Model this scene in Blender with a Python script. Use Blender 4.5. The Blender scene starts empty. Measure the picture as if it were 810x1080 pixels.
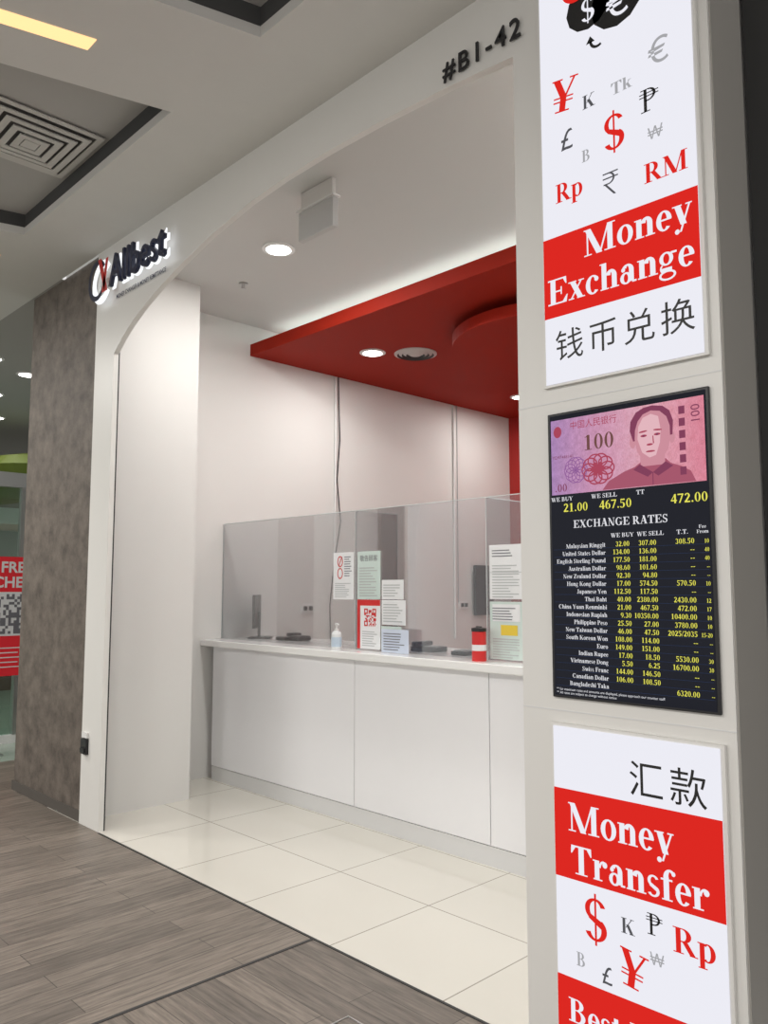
import bpy, math, random
from mathutils import Vector, Matrix
random.seed(3)
sc=bpy.context.scene
try:
    sc.view_settings.view_transform='Standard'
    sc.view_settings.look='None'
except Exception as e: print(e)
COL=sc.collection
# ------------------------------------------------------------ materials
def newmat(n):
    m=bpy.data.materials.new(n); m.use_nodes=True
    nt=m.node_tree; return m,nt,nt.nodes['Principled BSDF']
def mat(n,c,rough=.5,metal=0,em=0,emc=None,noise=0,nscale=8,spec=None):
    m,nt,b=newmat(n)
    b.inputs['Base Color'].default_value=(*c,1)
    b.inputs['Roughness'].default_value=rough
    b.inputs['Metallic'].default_value=metal
    if spec is not None: b.inputs['Specular IOR Level'].default_value=spec
    if em:
        b.inputs['Emission Color'].default_value=(*(emc or c),1)
        b.inputs['Emission Strength'].default_value=em
    if noise:
        tc=nt.nodes.new('ShaderNodeTexCoord'); no=nt.nodes.new('ShaderNodeTexNoise')
        no.inputs['Scale'].default_value=nscale; no.inputs['Detail'].default_value=4
        rp=nt.nodes.new('ShaderNodeValToRGB')
        rp.color_ramp.elements[0].color=(*[x*(1-noise) for x in c],1)
        rp.color_ramp.elements[1].color=(*[min(1,x*(1+noise)) for x in c],1)
        nt.links.new(tc.outputs['Object'],no.inputs['Vector'])
        nt.links.new(no.outputs['Fac'],rp.inputs['Fac'])
        nt.links.new(rp.outputs['Color'],b.inputs['Base Color'])
    return m
def emis(n,c,s=1.0):
    m=bpy.data.materials.new(n); m.use_nodes=True; nt=m.node_tree
    for x in list(nt.nodes): nt.nodes.remove(x)
    o=nt.nodes.new('ShaderNodeOutputMaterial'); e=nt.nodes.new('ShaderNodeEmission')
    e.inputs[0].default_value=(*c,1); e.inputs[1].default_value=s
    nt.links.new(e.outputs[0],o.inputs[0]); return m
def glass(n,tint=(1,1,1),refl=.5,base=.04):
    m=bpy.data.materials.new(n); m.use_nodes=True; nt=m.node_tree
    for x in list(nt.nodes): nt.nodes.remove(x)
    o=nt.nodes.new('ShaderNodeOutputMaterial'); t=nt.nodes.new('ShaderNodeBsdfTransparent')
    g=nt.nodes.new('ShaderNodeBsdfGlossy'); g.inputs['Roughness'].default_value=.03
    mx=nt.nodes.new('ShaderNodeMixShader'); fr=nt.nodes.new('ShaderNodeFresnel'); fr.inputs[0].default_value=1.45
    ma=nt.nodes.new('ShaderNodeMath'); ma.operation='MULTIPLY_ADD'; ma.inputs[1].default_value=refl; ma.inputs[2].default_value=base
    t.inputs[0].default_value=(*tint,1)
    nt.links.new(fr.outputs[0],ma.inputs[0]); nt.links.new(ma.outputs[0],mx.inputs[0])
    nt.links.new(t.outputs[0],mx.inputs[1]); nt.links.new(g.outputs[0],mx.inputs[2]); nt.links.new(mx.outputs[0],o.inputs[0])
    return m
def brick(n,c1,c2,mortar,w,h,ms,off,rough,loc=(0,0,0),rot=0,grain=0,spec=None):
    m,nt,b=newmat(n)
    tc=nt.nodes.new('ShaderNodeTexCoord'); mp=nt.nodes.new('ShaderNodeMapping')
    mp.vector_type='TEXTURE'
    mp.inputs['Location'].default_value=loc; mp.inputs['Rotation'].default_value=(0,0,rot)
    br=nt.nodes.new('ShaderNodeTexBrick'); br.offset=off; br.squash=1
    br.inputs['Scale'].default_value=1; br.inputs['Brick Width'].default_value=w; br.inputs['Row Height'].default_value=h
    br.inputs['Mortar Size'].default_value=ms; br.inputs['Mortar Smooth'].default_value=.1
    br.inputs['Color1'].default_value=(*c1,1); br.inputs['Color2'].default_value=(*c2,1); br.inputs['Mortar'].default_value=(*mortar,1)
    nt.links.new(tc.outputs['Object'],mp.inputs[0]); nt.links.new(mp.outputs[0],br.inputs[0])
    src=br.outputs['Color']
    if grain:
        m2=nt.nodes.new('ShaderNodeMapping'); m2.inputs['Scale'].default_value=(4,55,1)
        no=nt.nodes.new('ShaderNodeTexNoise'); no.inputs['Scale'].default_value=1; no.inputs['Detail'].default_value=6; no.inputs['Roughness'].default_value=.7
        rp=nt.nodes.new('ShaderNodeValToRGB'); rp.color_ramp.elements[0].position=.3; rp.color_ramp.elements[1].position=.7
        rp.color_ramp.elements[0].color=(1-grain,)*3+(1,); rp.color_ramp.elements[1].color=(1+grain*.6,)*3+(1,)
        mx=nt.nodes.new('ShaderNodeMix'); mx.data_type='RGBA'; mx.blend_type='MULTIPLY'; mx.inputs[0].default_value=1
        nt.links.new(mp.outputs[0],m2.inputs[0]); nt.links.new(m2.outputs[0],no.inputs[0]); nt.links.new(no.outputs['Fac'],rp.inputs[0])
        nt.links.new(src,mx.inputs[6]); nt.links.new(rp.outputs[0],mx.inputs[7]); src=mx.outputs[2]
    nt.links.new(src,b.inputs['Base Color'])
    b.inputs['Roughness'].default_value=rough
    if spec is not None: b.inputs['Specular IOR Level'].default_value=spec
    return m
M_wall=mat('m_white_wall',(.69,.68,.66),.6,noise=.02,nscale=2)
M_facade=mat('m_facade_panel',(.74,.73,.70),.4,noise=.02,nscale=2)
M_ceil=mat('m_ceiling_paint',(.64,.63,.60),.8,noise=.02)
M_ceil_in=mat('m_ceiling_inside',(.58,.58,.565),.8)
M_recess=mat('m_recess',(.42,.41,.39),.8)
M_recess_shade=mat('m_recess_shade',(.06,.06,.06),.8)  # near-black band paints the shade of the recess's shadow gap
M_red=mat('m_red_paint',(.31,.013,.003),.7,spec=.2)
M_counter=mat('m_counter_laminate',(.84,.84,.86),.35,noise=.01)
M_ctop=mat('m_counter_top',(.84,.84,.83),.12)
M_kick=mat('m_kick',(.70,.70,.70),.4)
M_dark=mat('m_dark_groove',(.03,.03,.03),.6)
M_black=mat('m_black_plastic',(.012,.012,.014),.35)
M_grey=mat('m_grey_plastic',(.35,.36,.36),.4)
M_white=mat('m_white_plastic',(.75,.75,.74),.4)
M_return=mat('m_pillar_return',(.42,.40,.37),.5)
M_steel=mat('m_steel',(.55,.55,.55),.3,1)
M_redp=mat('m_red_print',(.60,.02,.02),.4)
M_navy=mat('m_navy',(.01,.015,.05),.3)
M_paper=mat('m_paper',(.78,.79,.80),.6)
M_tile=brick('m_floor_tile',(.68,.655,.59),(.66,.635,.57),(.33,.305,.26),.66,.64,.0035,0,.05,loc=(-2.13-.66*6,0,0),spec=.85)
PC=((.235,.198,.165),(.150,.127,.107),(.065,.054,.046))
M_woodA=brick('m_plank_a',*PC,1.0,.13,.002,.37,.42,rot=math.radians(90),grain=.6)
M_woodB=brick('m_plank_b',*PC,1.0,.13,.002,.37,.42,rot=math.radians(0),grain=.6)
M_lb=emis('m_lightbox_white',(.86,.86,.93),.98)
M_lbred=emis('m_lightbox_red',(.72,.022,.016),1.0)
M_lbblk=mat('m_lightbox_black',(.01,.01,.01),.5)
M_lbgry=emis('m_lightbox_grey',(.42,.42,.44),.9)
M_lbdk=emis('m_lightbox_darkgrey',(.10,.10,.11),.9)
M_glass=glass('m_acrylic',(.93,.94,.95),.45,.05)
M_glassedge=mat('m_acrylic_edge',(.62,.66,.66),.2)
M_lamp=emis('m_lamp',(1,.97,.92),8)
M_cove=emis('m_cove',(.84,1,.94),7.5)
M_warm=emis('m_warm_lamp',(1,.60,.28),1.5)
# stone
def stone():
    m,nt,b=newmat('m_stone_cladding')
    tc=nt.nodes.new('ShaderNodeTexCoord'); no=nt.nodes.new('ShaderNodeTexNoise'); no.inputs['Scale'].default_value=7; no.inputs['Detail'].default_value=12; no.inputs['Roughness'].default_value=.75
    rp=nt.nodes.new('ShaderNodeValToRGB'); e=rp.color_ramp.elements
    e[0].position=.30; e[0].color=(.055,.044,.036,1); e[1].position=.72; e[1].color=(.205,.172,.143,1)
    nt.links.new(tc.outputs['Object'],no.inputs[0]); nt.links.new(no.outputs['Fac'],rp.inputs[0]); nt.links.new(rp.outputs[0],b.inputs['Base Color'])
    bu=nt.nodes.new('ShaderNodeBump'); bu.inputs['Strength'].default_value=.25; nt.links.new(no.outputs['Fac'],bu.inputs['Height']); nt.links.new(bu.outputs[0],b.inputs['Normal'])
    b.inputs['Roughness'].default_value=.65; return m
M_stone=stone()
# ------------------------------------------------------------ geometry
def link(o,parent=None):
    COL.objects.link(o)
    if parent is not None:
        o.parent=parent; o.matrix_parent_inverse=Matrix.Translation(-parent.location)
    return o
def empty(n,loc):
    e=bpy.data.objects.new(n,None); e.location=loc; e.empty_display_size=.1; COL.objects.link(e); return e
def meshobj(n,verts,faces,mats,parent=None,mi=None,smooth=False,origin=None):
    if origin is None:
        xs=[v[0] for v in verts]; ys=[v[1] for v in verts]; zs=[v[2] for v in verts]
        origin=((min(xs)+max(xs))/2,(min(ys)+max(ys))/2,(min(zs)+max(zs))/2)
    me=bpy.data.meshes.new(n); me.from_pydata([(v[0]-origin[0],v[1]-origin[1],v[2]-origin[2]) for v in verts],[],faces)
    for m in (mats if isinstance(mats,list) else [mats]): me.materials.append(m)
    if mi:
        for p,i in zip(me.polygons,mi): p.material_index=i
    if smooth:
        for p in me.polygons: p.use_smooth=True
    me.update()
    o=bpy.data.objects.new(n,me); o.location=origin; return link(o,parent)
BF=[(0,3,2,1),(4,5,6,7),(0,1,5,4),(1,2,6,5),(2,3,7,6),(3,0,4,7)]
def bv(x0,x1,y0,y1,z0,z1): return [(x0,y0,z0),(x1,y0,z0),(x1,y1,z0),(x0,y1,z0),(x0,y0,z1),(x1,y0,z1),(x1,y1,z1),(x0,y1,z1)]
def box(n,x0,x1,y0,y1,z0,z1,m,parent=None,bevel=0,rotz=0):
    o=meshobj(n,bv(x0,x1,y0,y1,z0,z1),BF,m,parent)
    if bevel:
        b=o.modifiers.new('b','BEVEL'); b.width=bevel; b.segments=3
    if rotz: o.rotation_euler=(0,0,rotz)
    return o
def boxes(n,lst,mats,parent=None,bevel=0,origin=None):
    V=[];F=[];I=[]
    for b in lst:
        k=len(V); V+=bv(*b[:6]); F+=[tuple(i+k for i in f) for f in BF]; I+=[b[6] if len(b)>6 else 0]*6
    o=meshobj(n,V,F,mats,parent,I,origin=origin)
    if bevel:
        q=o.modifiers.new('b','BEVEL'); q.width=bevel; q.segments=2
    return o
def lathe(n,prof,cx,cy,m,parent=None,seg=40,mi=None,mats=None,sx=1,sy=1):
    V=[];F=[];I=[]
    for r,z in prof:
        for k in range(seg):
            a=2*math.pi*k/seg; V.append((cx+r*sx*math.cos(a),cy+r*sy*math.sin(a),z))
    for i in range(len(prof)-1):
        for k in range(seg):
            F.append((i*seg+k,i*seg+(k+1)%seg,(i+1)*seg+(k+1)%seg,(i+1)*seg+k)); I.append(mi[i] if mi else 0)
    F.append(tuple(range(seg))[::-1]); I.append(mi[0] if mi else 0)
    F.append(tuple((len(prof)-1)*seg+k for k in range(seg))); I.append(mi[-1] if mi else 0)
    o=meshobj(n,V,F,mats or m,parent,I,origin=(cx,cy,prof[0][1]))
    return o
def tube(n,pts,r,m,parent=None):
    c=bpy.data.curves.new(n,'CURVE'); c.dimensions='3D'; c.bevel_depth=r; c.bevel_resolution=3
    s=c.splines.new('POLY'); s.points.add(len(pts)-1)
    for i,p in enumerate(pts): s.points[i].co=(*p,1)
    c.materials.append(m); o=bpy.data.objects.new(n,c); return link(o,parent)
def txt(n,body,x,z,size,m,parent,y,align='CENTER',bold=0,ext=0,sx=1,space=1,zc=False,rot=(math.pi/2,0,0),chs=1):
    c=bpy.data.curves.new(n,'FONT'); c.body=body; c.size=size; c.align_x=align; c.offset=bold; c.extrude=ext; c.space_line=space; c.space_character=chs
    if zc: c.align_y='CENTER'
    c.materials.append(m); c.resolution_u=4
    o=bpy.data.objects.new(n,c); o.location=(x,y,z); o.rotation_euler=rot; o.scale=(sx,1,1)
    return link(o,parent)
# ------------------------------------------------------------ serif glyphs
def rc(x0,y0,x1,y1): return [[(x0,y0),(x1,y0),(x1,y1),(x0,y1)]]
def dg(xb,yb,xt,yt,w): return [[(xb,yb),(xb+w,yb),(xt+w,yt),(xt,yt)]]
def ar(cx,cy,rx,ry,wx,wy,a0=0,a1=360,n=20):
    out=[]
    for i in range(n):
        a=math.radians(a0+(a1-a0)*i/n); b=math.radians(a0+(a1-a0)*(i+1)/n)
        o=lambda t:(cx+rx*math.cos(t),cy+ry*math.sin(t)); q=lambda t:(cx+(rx-wx)*math.cos(t),cy+(ry-wy)*math.sin(t))
        out.append([q(a),o(a),o(b),q(b)])
    return out
def ball(cx,cy,r): return [[(cx+r*math.cos(2*math.pi*i/12),cy+r*math.sin(2*math.pi*i/12)) for i in range(12)]]
G={
'M':(.944,rc(.10,0,.145,.66)+dg(.38,0,.05,.66,.17)+dg(.46,0,.71,.66,.05)+rc(.70,0,.85,.66)+rc(.02,0,.24,.03)+rc(.61,0,.93,.03)+rc(.02,.63,.2,.66)+rc(.71,.63,.93,.66)),
'o':(.5,ar(.25,.22,.22,.24,.13,.04)),
'n':(.556,rc(.06,0,.2,.45)+rc(.02,0,.26,.03)+rc(.01,.42,.15,.45)+rc(.35,0,.49,.31)+ar(.33,.3,.16,.165,.14,.07,0,165)+rc(.30,0,.55,.03)),
'm':(.833,rc(.06,0,.2,.45)+rc(.02,0,.26,.03)+rc(.01,.42,.15,.45)+rc(.35,0,.49,.31)+ar(.33,.3,.16,.165,.14,.07,0,165)+rc(.30,0,.54,.03)+rc(.63,0,.77,.31)+ar(.61,.3,.16,.165,.14,.07,0,165)+rc(.58,0,.82,.03)),
'e':(.444,ar(.23,.22,.2,.24,.125,.04,5,318)+rc(.08,.22,.42,.26)),
'y':(.5,dg(.20,0,.05,.46,.15)+dg(.17,-.16,.41,.46,.05)+rc(0,.43,.24,.46)+rc(.33,.43,.49,.46)+ball(.11,-.14,.06)),
'E':(.667,rc(.1,0,.26,.66)+rc(.02,0,.6,.04)+rc(.02,.62,.6,.66)+rc(.26,.31,.45,.35)+rc(.42,.23,.46,.43)+[[(.6,.66),(.5,.62),(.58,.48),(.61,.48)]]+[[(.6,0),(.64,.19),(.61,.19),(.48,.04)]]),
'F':(.611,rc(.1,0,.26,.66)+rc(.02,0,.36,.03)+rc(.02,.62,.57,.66)+rc(.26,.31,.42,.35)+rc(.40,.23,.44,.43)+[[(.57,.66),(.47,.62),(.55,.48),(.58,.48)]]),
'L':(.667,rc(.1,0,.26,.66)+rc(.02,0,.6,.04)+rc(.02,.63,.35,.66)+[[(.6,0),(.64,.22),(.61,.22),(.46,.04)]]),
'x':(.5,dg(.29,0,.04,.46,.16)+dg(.05,0,.38,.46,.05)+rc(0,.43,.25,.46)+rc(.31,.43,.48,.46)+rc(0,0,.17,.03)+rc(.26,0,.5,.03)),
'c':(.444,ar(.24,.22,.21,.24,.13,.04,45,318)+ball(.35,.35,.062)),
'h':(.556,rc(.06,0,.2,.66)+rc(.02,0,.26,.03)+rc(.01,.63,.15,.66)+rc(.35,0,.49,.31)+ar(.33,.3,.16,.165,.14,.07,0,165)+rc(.30,0,.55,.03)),
'a':(.5,ar(.19,.13,.16,.145,.1,.04)+rc(.28,.03,.41,.32)+ar(.24,.31,.17,.155,.13,.045,0,150)+ball(.12,.34,.055)+rc(.36,0,.48,.045)),
'g':(.5,ar(.22,.30,.18,.16,.1,.04)+ar(.24,-.09,.22,.12,.06,.045)+rc(.08,.0,.36,.09)+ar(.12,.08,.07,.09,.04,.04,90,270)+rc(.34,.39,.49,.44)),
'T':(.667,rc(.25,0,.41,.66)+rc(.03,.62,.63,.66)+[[(.03,.66),(.02,.47),(.05,.47),(.16,.62)]]+[[(.63,.66),(.5,.62),(.61,.47),(.64,.47)]]+rc(.15,0,.51,.03)),
'r':(.444,rc(.06,0,.2,.45)+rc(.02,0,.28,.03)+rc(.01,.42,.15,.45)+ar(.32,.28,.14,.18,.06,.05,70,175)+ball(.36,.38,.07)),
's':(.389,ar(.19,.34,.15,.125,.08,.04,25,230)+ar(.19,.12,.16,.125,.08,.04,-155,50)+[[(.05,.33),(.1,.22),(.34,.09),(.32,.2)]]),
'f':(.333,rc(.07,0,.21,.5)+ar(.24,.48,.17,.19,.13,.05,55,180)+ball(.33,.59,.052)+rc(0,.42,.3,.46)+rc(.02,0,.29,.03)),
't':(.333,rc(.08,.08,.22,.58)+rc(.01,.42,.3,.46)+ar(.21,.12,.13,.13,.1,.05,180,320)),
'l':(.278,rc(.07,0,.21,.66)+rc(.01,0,.27,.03)+rc(.01,.63,.15,.66)),
'i':(.278,rc(.07,0,.21,.45)+rc(.01,0,.27,.03)+rc(.01,.42,.15,.45)+ball(.14,.59,.075)),
'u':(.556,rc(.06,.12,.2,.45)+rc(.36,0,.5,.45)+ar(.23,.15,.17,.16,.13,.07,180,350)+rc(0,.42,.15,.45)+rc(.3,.42,.45,.45)+rc(.42,0,.55,.03)),
'd':(.556,ar(.24,.22,.21,.24,.13,.04)+rc(.33,0,.47,.66)+rc(.27,.63,.4,.66)+rc(.4,0,.54,.03)),
'b':(.556,rc(.06,0,.2,.66)+rc(0,.63,.15,.66)+ar(.3,.22,.22,.24,.13,.04)),
'w':(.722,dg(.17,0,.02,.46,.14)+dg(.22,0,.36,.46,.05)+dg(.47,0,.32,.46,.14)+dg(.52,0,.65,.46,.05)+rc(0,.43,.22,.46)+rc(.57,.43,.72,.46)),
'R':(.722,rc(.1,0,.25,.66)+rc(.02,0,.33,.03)+rc(.02,.63,.32,.66)+ar(.32,.48,.24,.18,.15,.04,-90,90)+rc(.2,.3,.33,.34)+dg(.52,0,.28,.32,.17)+rc(.5,0,.74,.03)),
'P':(.611,rc(.1,0,.25,.66)+rc(.02,0,.35,.03)+rc(.02,.63,.32,.66)+ar(.32,.48,.25,.18,.15,.04,-90,90)+rc(.2,.3,.33,.34)),
'p':(.556,rc(.07,-.2,.21,.45)+rc(.02,-.2,.28,-.17)+rc(.01,.42,.15,.45)+ar(.30,.22,.22,.24,.14,.04,-130,130)),
'B':(.667,rc(.1,0,.25,.66)+rc(.02,0,.34,.035)+rc(.02,.625,.34,.66)+ar(.32,.5,.22,.16,.14,.035,-90,90)+ar(.33,.18,.27,.18,.15,.035,-90,90)+rc(.2,.335,.34,.365)),
'D':(.722,rc(.1,0,.25,.66)+rc(.02,0,.3,.035)+rc(.02,.625,.3,.66)+ar(.28,.33,.4,.33,.16,.035,-90,90)),
'U':(.722,rc(.1,.2,.25,.66)+rc(.57,.2,.61,.66)+ar(.355,.22,.255,.235,.13,.06,180,360)+rc(.02,.63,.33,.66)+rc(.49,.63,.69,.66)),
'Z':(.667,rc(.05,.61,.6,.66)+rc(.04,0,.62,.05)+dg(.04,.03,.42,.63,.18)+rc(.05,.48,.08,.66)+rc(.6,0,.63,.18)),
'J':(.5,rc(.22,.12,.37,.66)+rc(.12,.63,.47,.66)+ar(.2,.12,.17,.14,.12,.05,180,360)),
'I':(.389,rc(.12,0,.27,.66)+rc(.03,0,.36,.03)+rc(.03,.63,.36,.66)),
'V':(.722,dg(.30,0,.05,.66,.18)+dg(.38,0,.6,.66,.05)+rc(.0,.63,.3,.66)+rc(.5,.63,.71,.66)),
'W':(1.0,dg(.22,0,.05,.66,.16)+dg(.29,0,.46,.66,.05)+dg(.56,0,.38,.66,.16)+dg(.64,0,.86,.66,.05)+rc(0,.63,.28,.66)+rc(.33,.63,.6,.66)+rc(.77,.63,.98,.66)),
'Y':(.722,dg(.28,.28,.03,.66,.18)+dg(.37,.28,.6,.66,.05)+rc(.28,0,.43,.3)+rc(-.01,.63,.28,.66)+rc(.5,.63,.71,.66)+rc(.2,0,.52,.03)),
'K':(.778,rc(.1,0,.25,.66)+rc(.02,0,.33,.03)+rc(.02,.63,.33,.66)+dg(.25,.26,.58,.66,.05)+dg(.52,0,.28,.4,.17)+rc(.46,0,.76,.03)+rc(.5,.63,.72,.66)),
'k':(.556,rc(.06,0,.2,.66)+rc(.01,0,.26,.03)+rc(.01,.63,.15,.66)+dg(.2,.18,.38,.45,.05)+dg(.36,0,.2,.3,.14)+rc(.32,0,.55,.03)+rc(.32,.42,.5,.45)),
'$':(.5,ar(.25,.48,.19,.175,.09,.04,20,235)+ar(.25,.18,.2,.185,.1,.04,-160,55)+[[(.065,.45),(.13,.33),(.44,.15),(.40,.30)]]+rc(.232,-.07,.268,.73)),
'¥':(.52,dg(.19,.28,-.02,.66,.15)+dg(.27,.28,.45,.66,.05)+rc(.19,0,.33,.3)+rc(.04,.19,.48,.22)+rc(.04,.27,.48,.30)+rc(-.04,.63,.2,.66)+rc(.36,.63,.55,.66)+rc(.1,0,.42,.03)),
'X':(.722,dg(.47,0,.06,.66,.18)+dg(.08,0,.55,.66,.05)+rc(.01,.63,.31,.66)+rc(.46,.63,.68,.66)+rc(.01,0,.22,.03)+rc(.4,0,.71,.03)),
'C':(.722,ar(.36,.33,.32,.34,.16,.04,40,320)+dg(.58,.46,.60,.67,.03)),
'H':(.778,rc(.1,0,.25,.66)+rc(.53,0,.68,.66)+rc(.2,.31,.6,.35)+rc(.02,0,.33,.03)+rc(.02,.63,.33,.66)+rc(.45,0,.76,.03)+rc(.45,.63,.76,.66)),
'A':(.722,dg(.48,0,.27,.67,.17)+dg(.09,0,.34,.67,.05)+rc(.2,.19,.52,.23)+rc(.01,0,.22,.03)+rc(.4,0,.71,.03)),
'N':(.722,rc(.11,0,.15,.66)+rc(.57,0,.61,.66)+dg(.46,0,.06,.66,.15)+rc(.02,0,.24,.03)+rc(.02,.63,.2,.66)+rc(.48,.63,.7,.66)),
'G':(.778,ar(.37,.33,.33,.34,.16,.04,40,325)+rc(.52,.03,.66,.29)+rc(.44,.27,.74,.30)+dg(.6,.46,.62,.67,.03)),
'S':(.556,ar(.27,.49,.2,.175,.1,.04,20,235)+ar(.27,.18,.22,.185,.11,.04,-160,55)+[[(.08,.46),(.15,.33),(.48,.15),(.43,.30)]]+dg(.45,.46,.45,.66,.03)+dg(.05,.0,.05,.2,.03)),
'₱':(.55,rc(.15,0,.24,.66)+rc(.06,0,.33,.03)+rc(.06,.63,.3,.66)+ar(.28,.48,.22,.18,.08,.04,-90,90)+rc(.2,.3,.3,.34)+rc(.02,.52,.58,.55)+rc(.02,.43,.58,.46)),
'₹':(.5,rc(.02,.62,.48,.66)+rc(.02,.48,.48,.52)+ar(.18,.49,.2,.17,.06,.04,-90,90)+rc(.04,.32,.2,.36)+dg(.34,0,.06,.34,.07)),
' ':(.25,[]),
'0':(.5,ar(.25,.33,.21,.34,.12,.03)),
'1':(.5,rc(.18,0,.32,.66)+rc(.08,0,.42,.03)+[[(.06,.55),(.2,.58),(.32,.66),(.24,.67)]]),
'2':(.5,ar(.24,.47,.2,.2,.13,.05,-20,165)+[[(.04,.02),(.04,.06),(.3,.42),(.43,.42),(.2,.08)]]+rc(.04,0,.45,.10)),
'3':(.5,ar(.22,.5,.18,.17,.12,.04,-80,160)+ar(.22,.17,.21,.19,.13,.04,-160,85)),
'4':(.5,rc(.27,0,.4,.66)+rc(.02,.15,.47,.23)+dg(.02,.2,.3,.66,.06)),
'5':(.5,rc(.1,.56,.42,.66)+rc(.08,.35,.13,.66)+ar(.2,.2,.23,.22,.14,.04,-150,120)),
'6':(.5,ar(.25,.21,.21,.22,.12,.03)+ar(.36,.3,.32,.36,.13,.05,95,190)),
'7':(.5,rc(.03,.57,.46,.66)+dg(.12,0,.36,.6,.1)),
'8':(.5,ar(.25,.49,.18,.18,.1,.03)+ar(.25,.17,.21,.19,.11,.03)),
'9':(.5,ar(.25,.45,.21,.22,.12,.03)+ar(.14,.36,.32,.36,.13,.05,-85,10)),
'.':(.25,ball(.12,.06,.065)),'-':(.333,rc(.04,.2,.29,.28)),'/':(.278,dg(0,-.02,.2,.68,.06)),
}
def serif_lines(n,items,em,m,parent,y,sx=1,sy=1):
    V=[];F=[]
    for s,x,z,al in items:
        adv=sum(G[c][0] for c in s)*em*sx
        cur=0; off=x-(adv if al=='R' else adv/2 if al=='C' else 0)
        for c in s:
            a,ps=G[c]
            for p in ps:
                k=len(V)
                for (u,v) in p: V.append((off+(cur+u)*em*sx,y,z+v*em*sy))
                F.append(tuple(range(k,k+len(p))))
            cur+=a
    return meshobj(n,V,F,m,parent)
def serif(n,s,x,z,em,m,parent,y,sx=1,sy=1,center=False,rot=0):
    adv=sum(G[c][0] for c in s)*em*sx
    V=[];F=[];cur=0
    for c in s:
        a,ps=G[c]
        for p in ps:
            k=len(V)
            for (u,v) in p: V.append(((cur+u)*em*sx,0,v*em*sy))
            F.append(tuple(range(k,k+len(p))))
        cur+=a
    me=bpy.data.meshes.new(n)
    if center: V=[(a-adv/2,b,c-.33*em*sy) for a,b,c in V]
    me.from_pydata(V,[],F); me.materials.append(m)
    o=bpy.data.objects.new(n,me); o.location=(x,y,z); o.rotation_euler=(0,rot,0)
    return link(o,parent)
def flat(n,polys,m,parent,y,ox=0,oz=0,s=1):
    V=[];F=[]
    for p in polys:
        k=len(V); V+=[(ox+u*s,y,oz+v*s) for u,v in p]; F.append(tuple(range(k,k+len(p))))
    return meshobj(n,V,F,m,parent)
def rect(n,x0,x1,z0,z1,m,parent,y): return flat(n,rc(x0,z0,x1,z1),m,parent,y)
# ============================================================ ROOM
H=3.92
meshobj('floor',[(-5.9,0,0),(-.99,0,0),(-.99,5.5,0),(-5.9,5.5,0)],[(0,1,2,3)],M_tile,origin=(0,0,0))
meshobj('floor_corridor',[(-7.7,-7,0),(-2.89,-7,0),(-2.89,0,0),(-7.7,0,0),(3,-7,0),(3,0,0),(-7.7,3,0),(-5.9,3,0),(-5.9,0,0)],
   [(0,1,2,8,3),(1,4,5,2),(3,8,7,6)],[M_woodA,M_woodB],mi=[0,1,0],origin=(0,0,0))
M_green=mat('m_green_floor',(.34,.41,.35),.12)
meshobj('floor_far_shop',[(-18,-7,0),(-7.7,-7,0),(-7.7,8,0),(-18,8,0)],[(0,1,2,3)],M_green,origin=(0,0,0))
# facade with arch
arch=[(-5.05,3.15),(-4.96,3.215),(-4.85,3.28),(-4.69,3.352),(-4.5,3.42),(-4.22,3.50),(-3.88,3.578),(-3.5,3.635),(-3.2,3.655),(-2.85,3.66),(-2.48,3.65),(-2.08,3.625),(-1.735,3.59)]
V=[];F=[]
def prism(poly,y0,y1):
    k=len(V); n=len(poly)
    for (x,z) in poly: V.append((x,y0,z))
    for (x,z) in poly: V.append((x,y1,z))
    F.append(tuple(range(k,k+n))); F.append(tuple(range(k+2*n-1,k+n-1,-1)))
    for i in range(n):
        j=(i+1)%n; F.append((k+i,k+n+i,k+n+j,k+j))
T=.035
prism([(-5.36,0),(-5.07,0)]+[(-5.07,3.135)]+arch[1:]+[(-1.735,H),(-5.36,H)],0,T)
meshobj('wall_facade',V,F,M_facade)
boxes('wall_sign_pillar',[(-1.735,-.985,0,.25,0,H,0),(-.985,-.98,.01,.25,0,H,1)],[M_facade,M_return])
box('wall_left',-6.0,-5.9,.84,5.5,0,H,M_wall)
box('wall_left_nib',-5.9,-5.38,.08,.84,0,H,M_wall)
box('wall_back',-6.0,-.9,5.5,5.6,0,H,mat('m_red_wall',(.36,.012,.008),.5))
box('wall_right',-1.09,-.99,.25,5.5,0,H,M_wall)
box('wall_neighbour',-.975,3,.26,.40,0,H,M_dark)
box('shutter_guide_rail',-5.37,-5.075,T,T+.012,0,3.7,M_dark)
boxes('stone_clad_pillar',[(-6.6,-5.362,.02,.079,0,H),(-6.6,-6.01,.079,.9,0,H)],[M_stone],origin=(0,0,0))
box('baseboard_pillar',-6.61,-5.362,.008,.02,0,.07,mat('m_base',(.09,.08,.07),.5))
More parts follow.
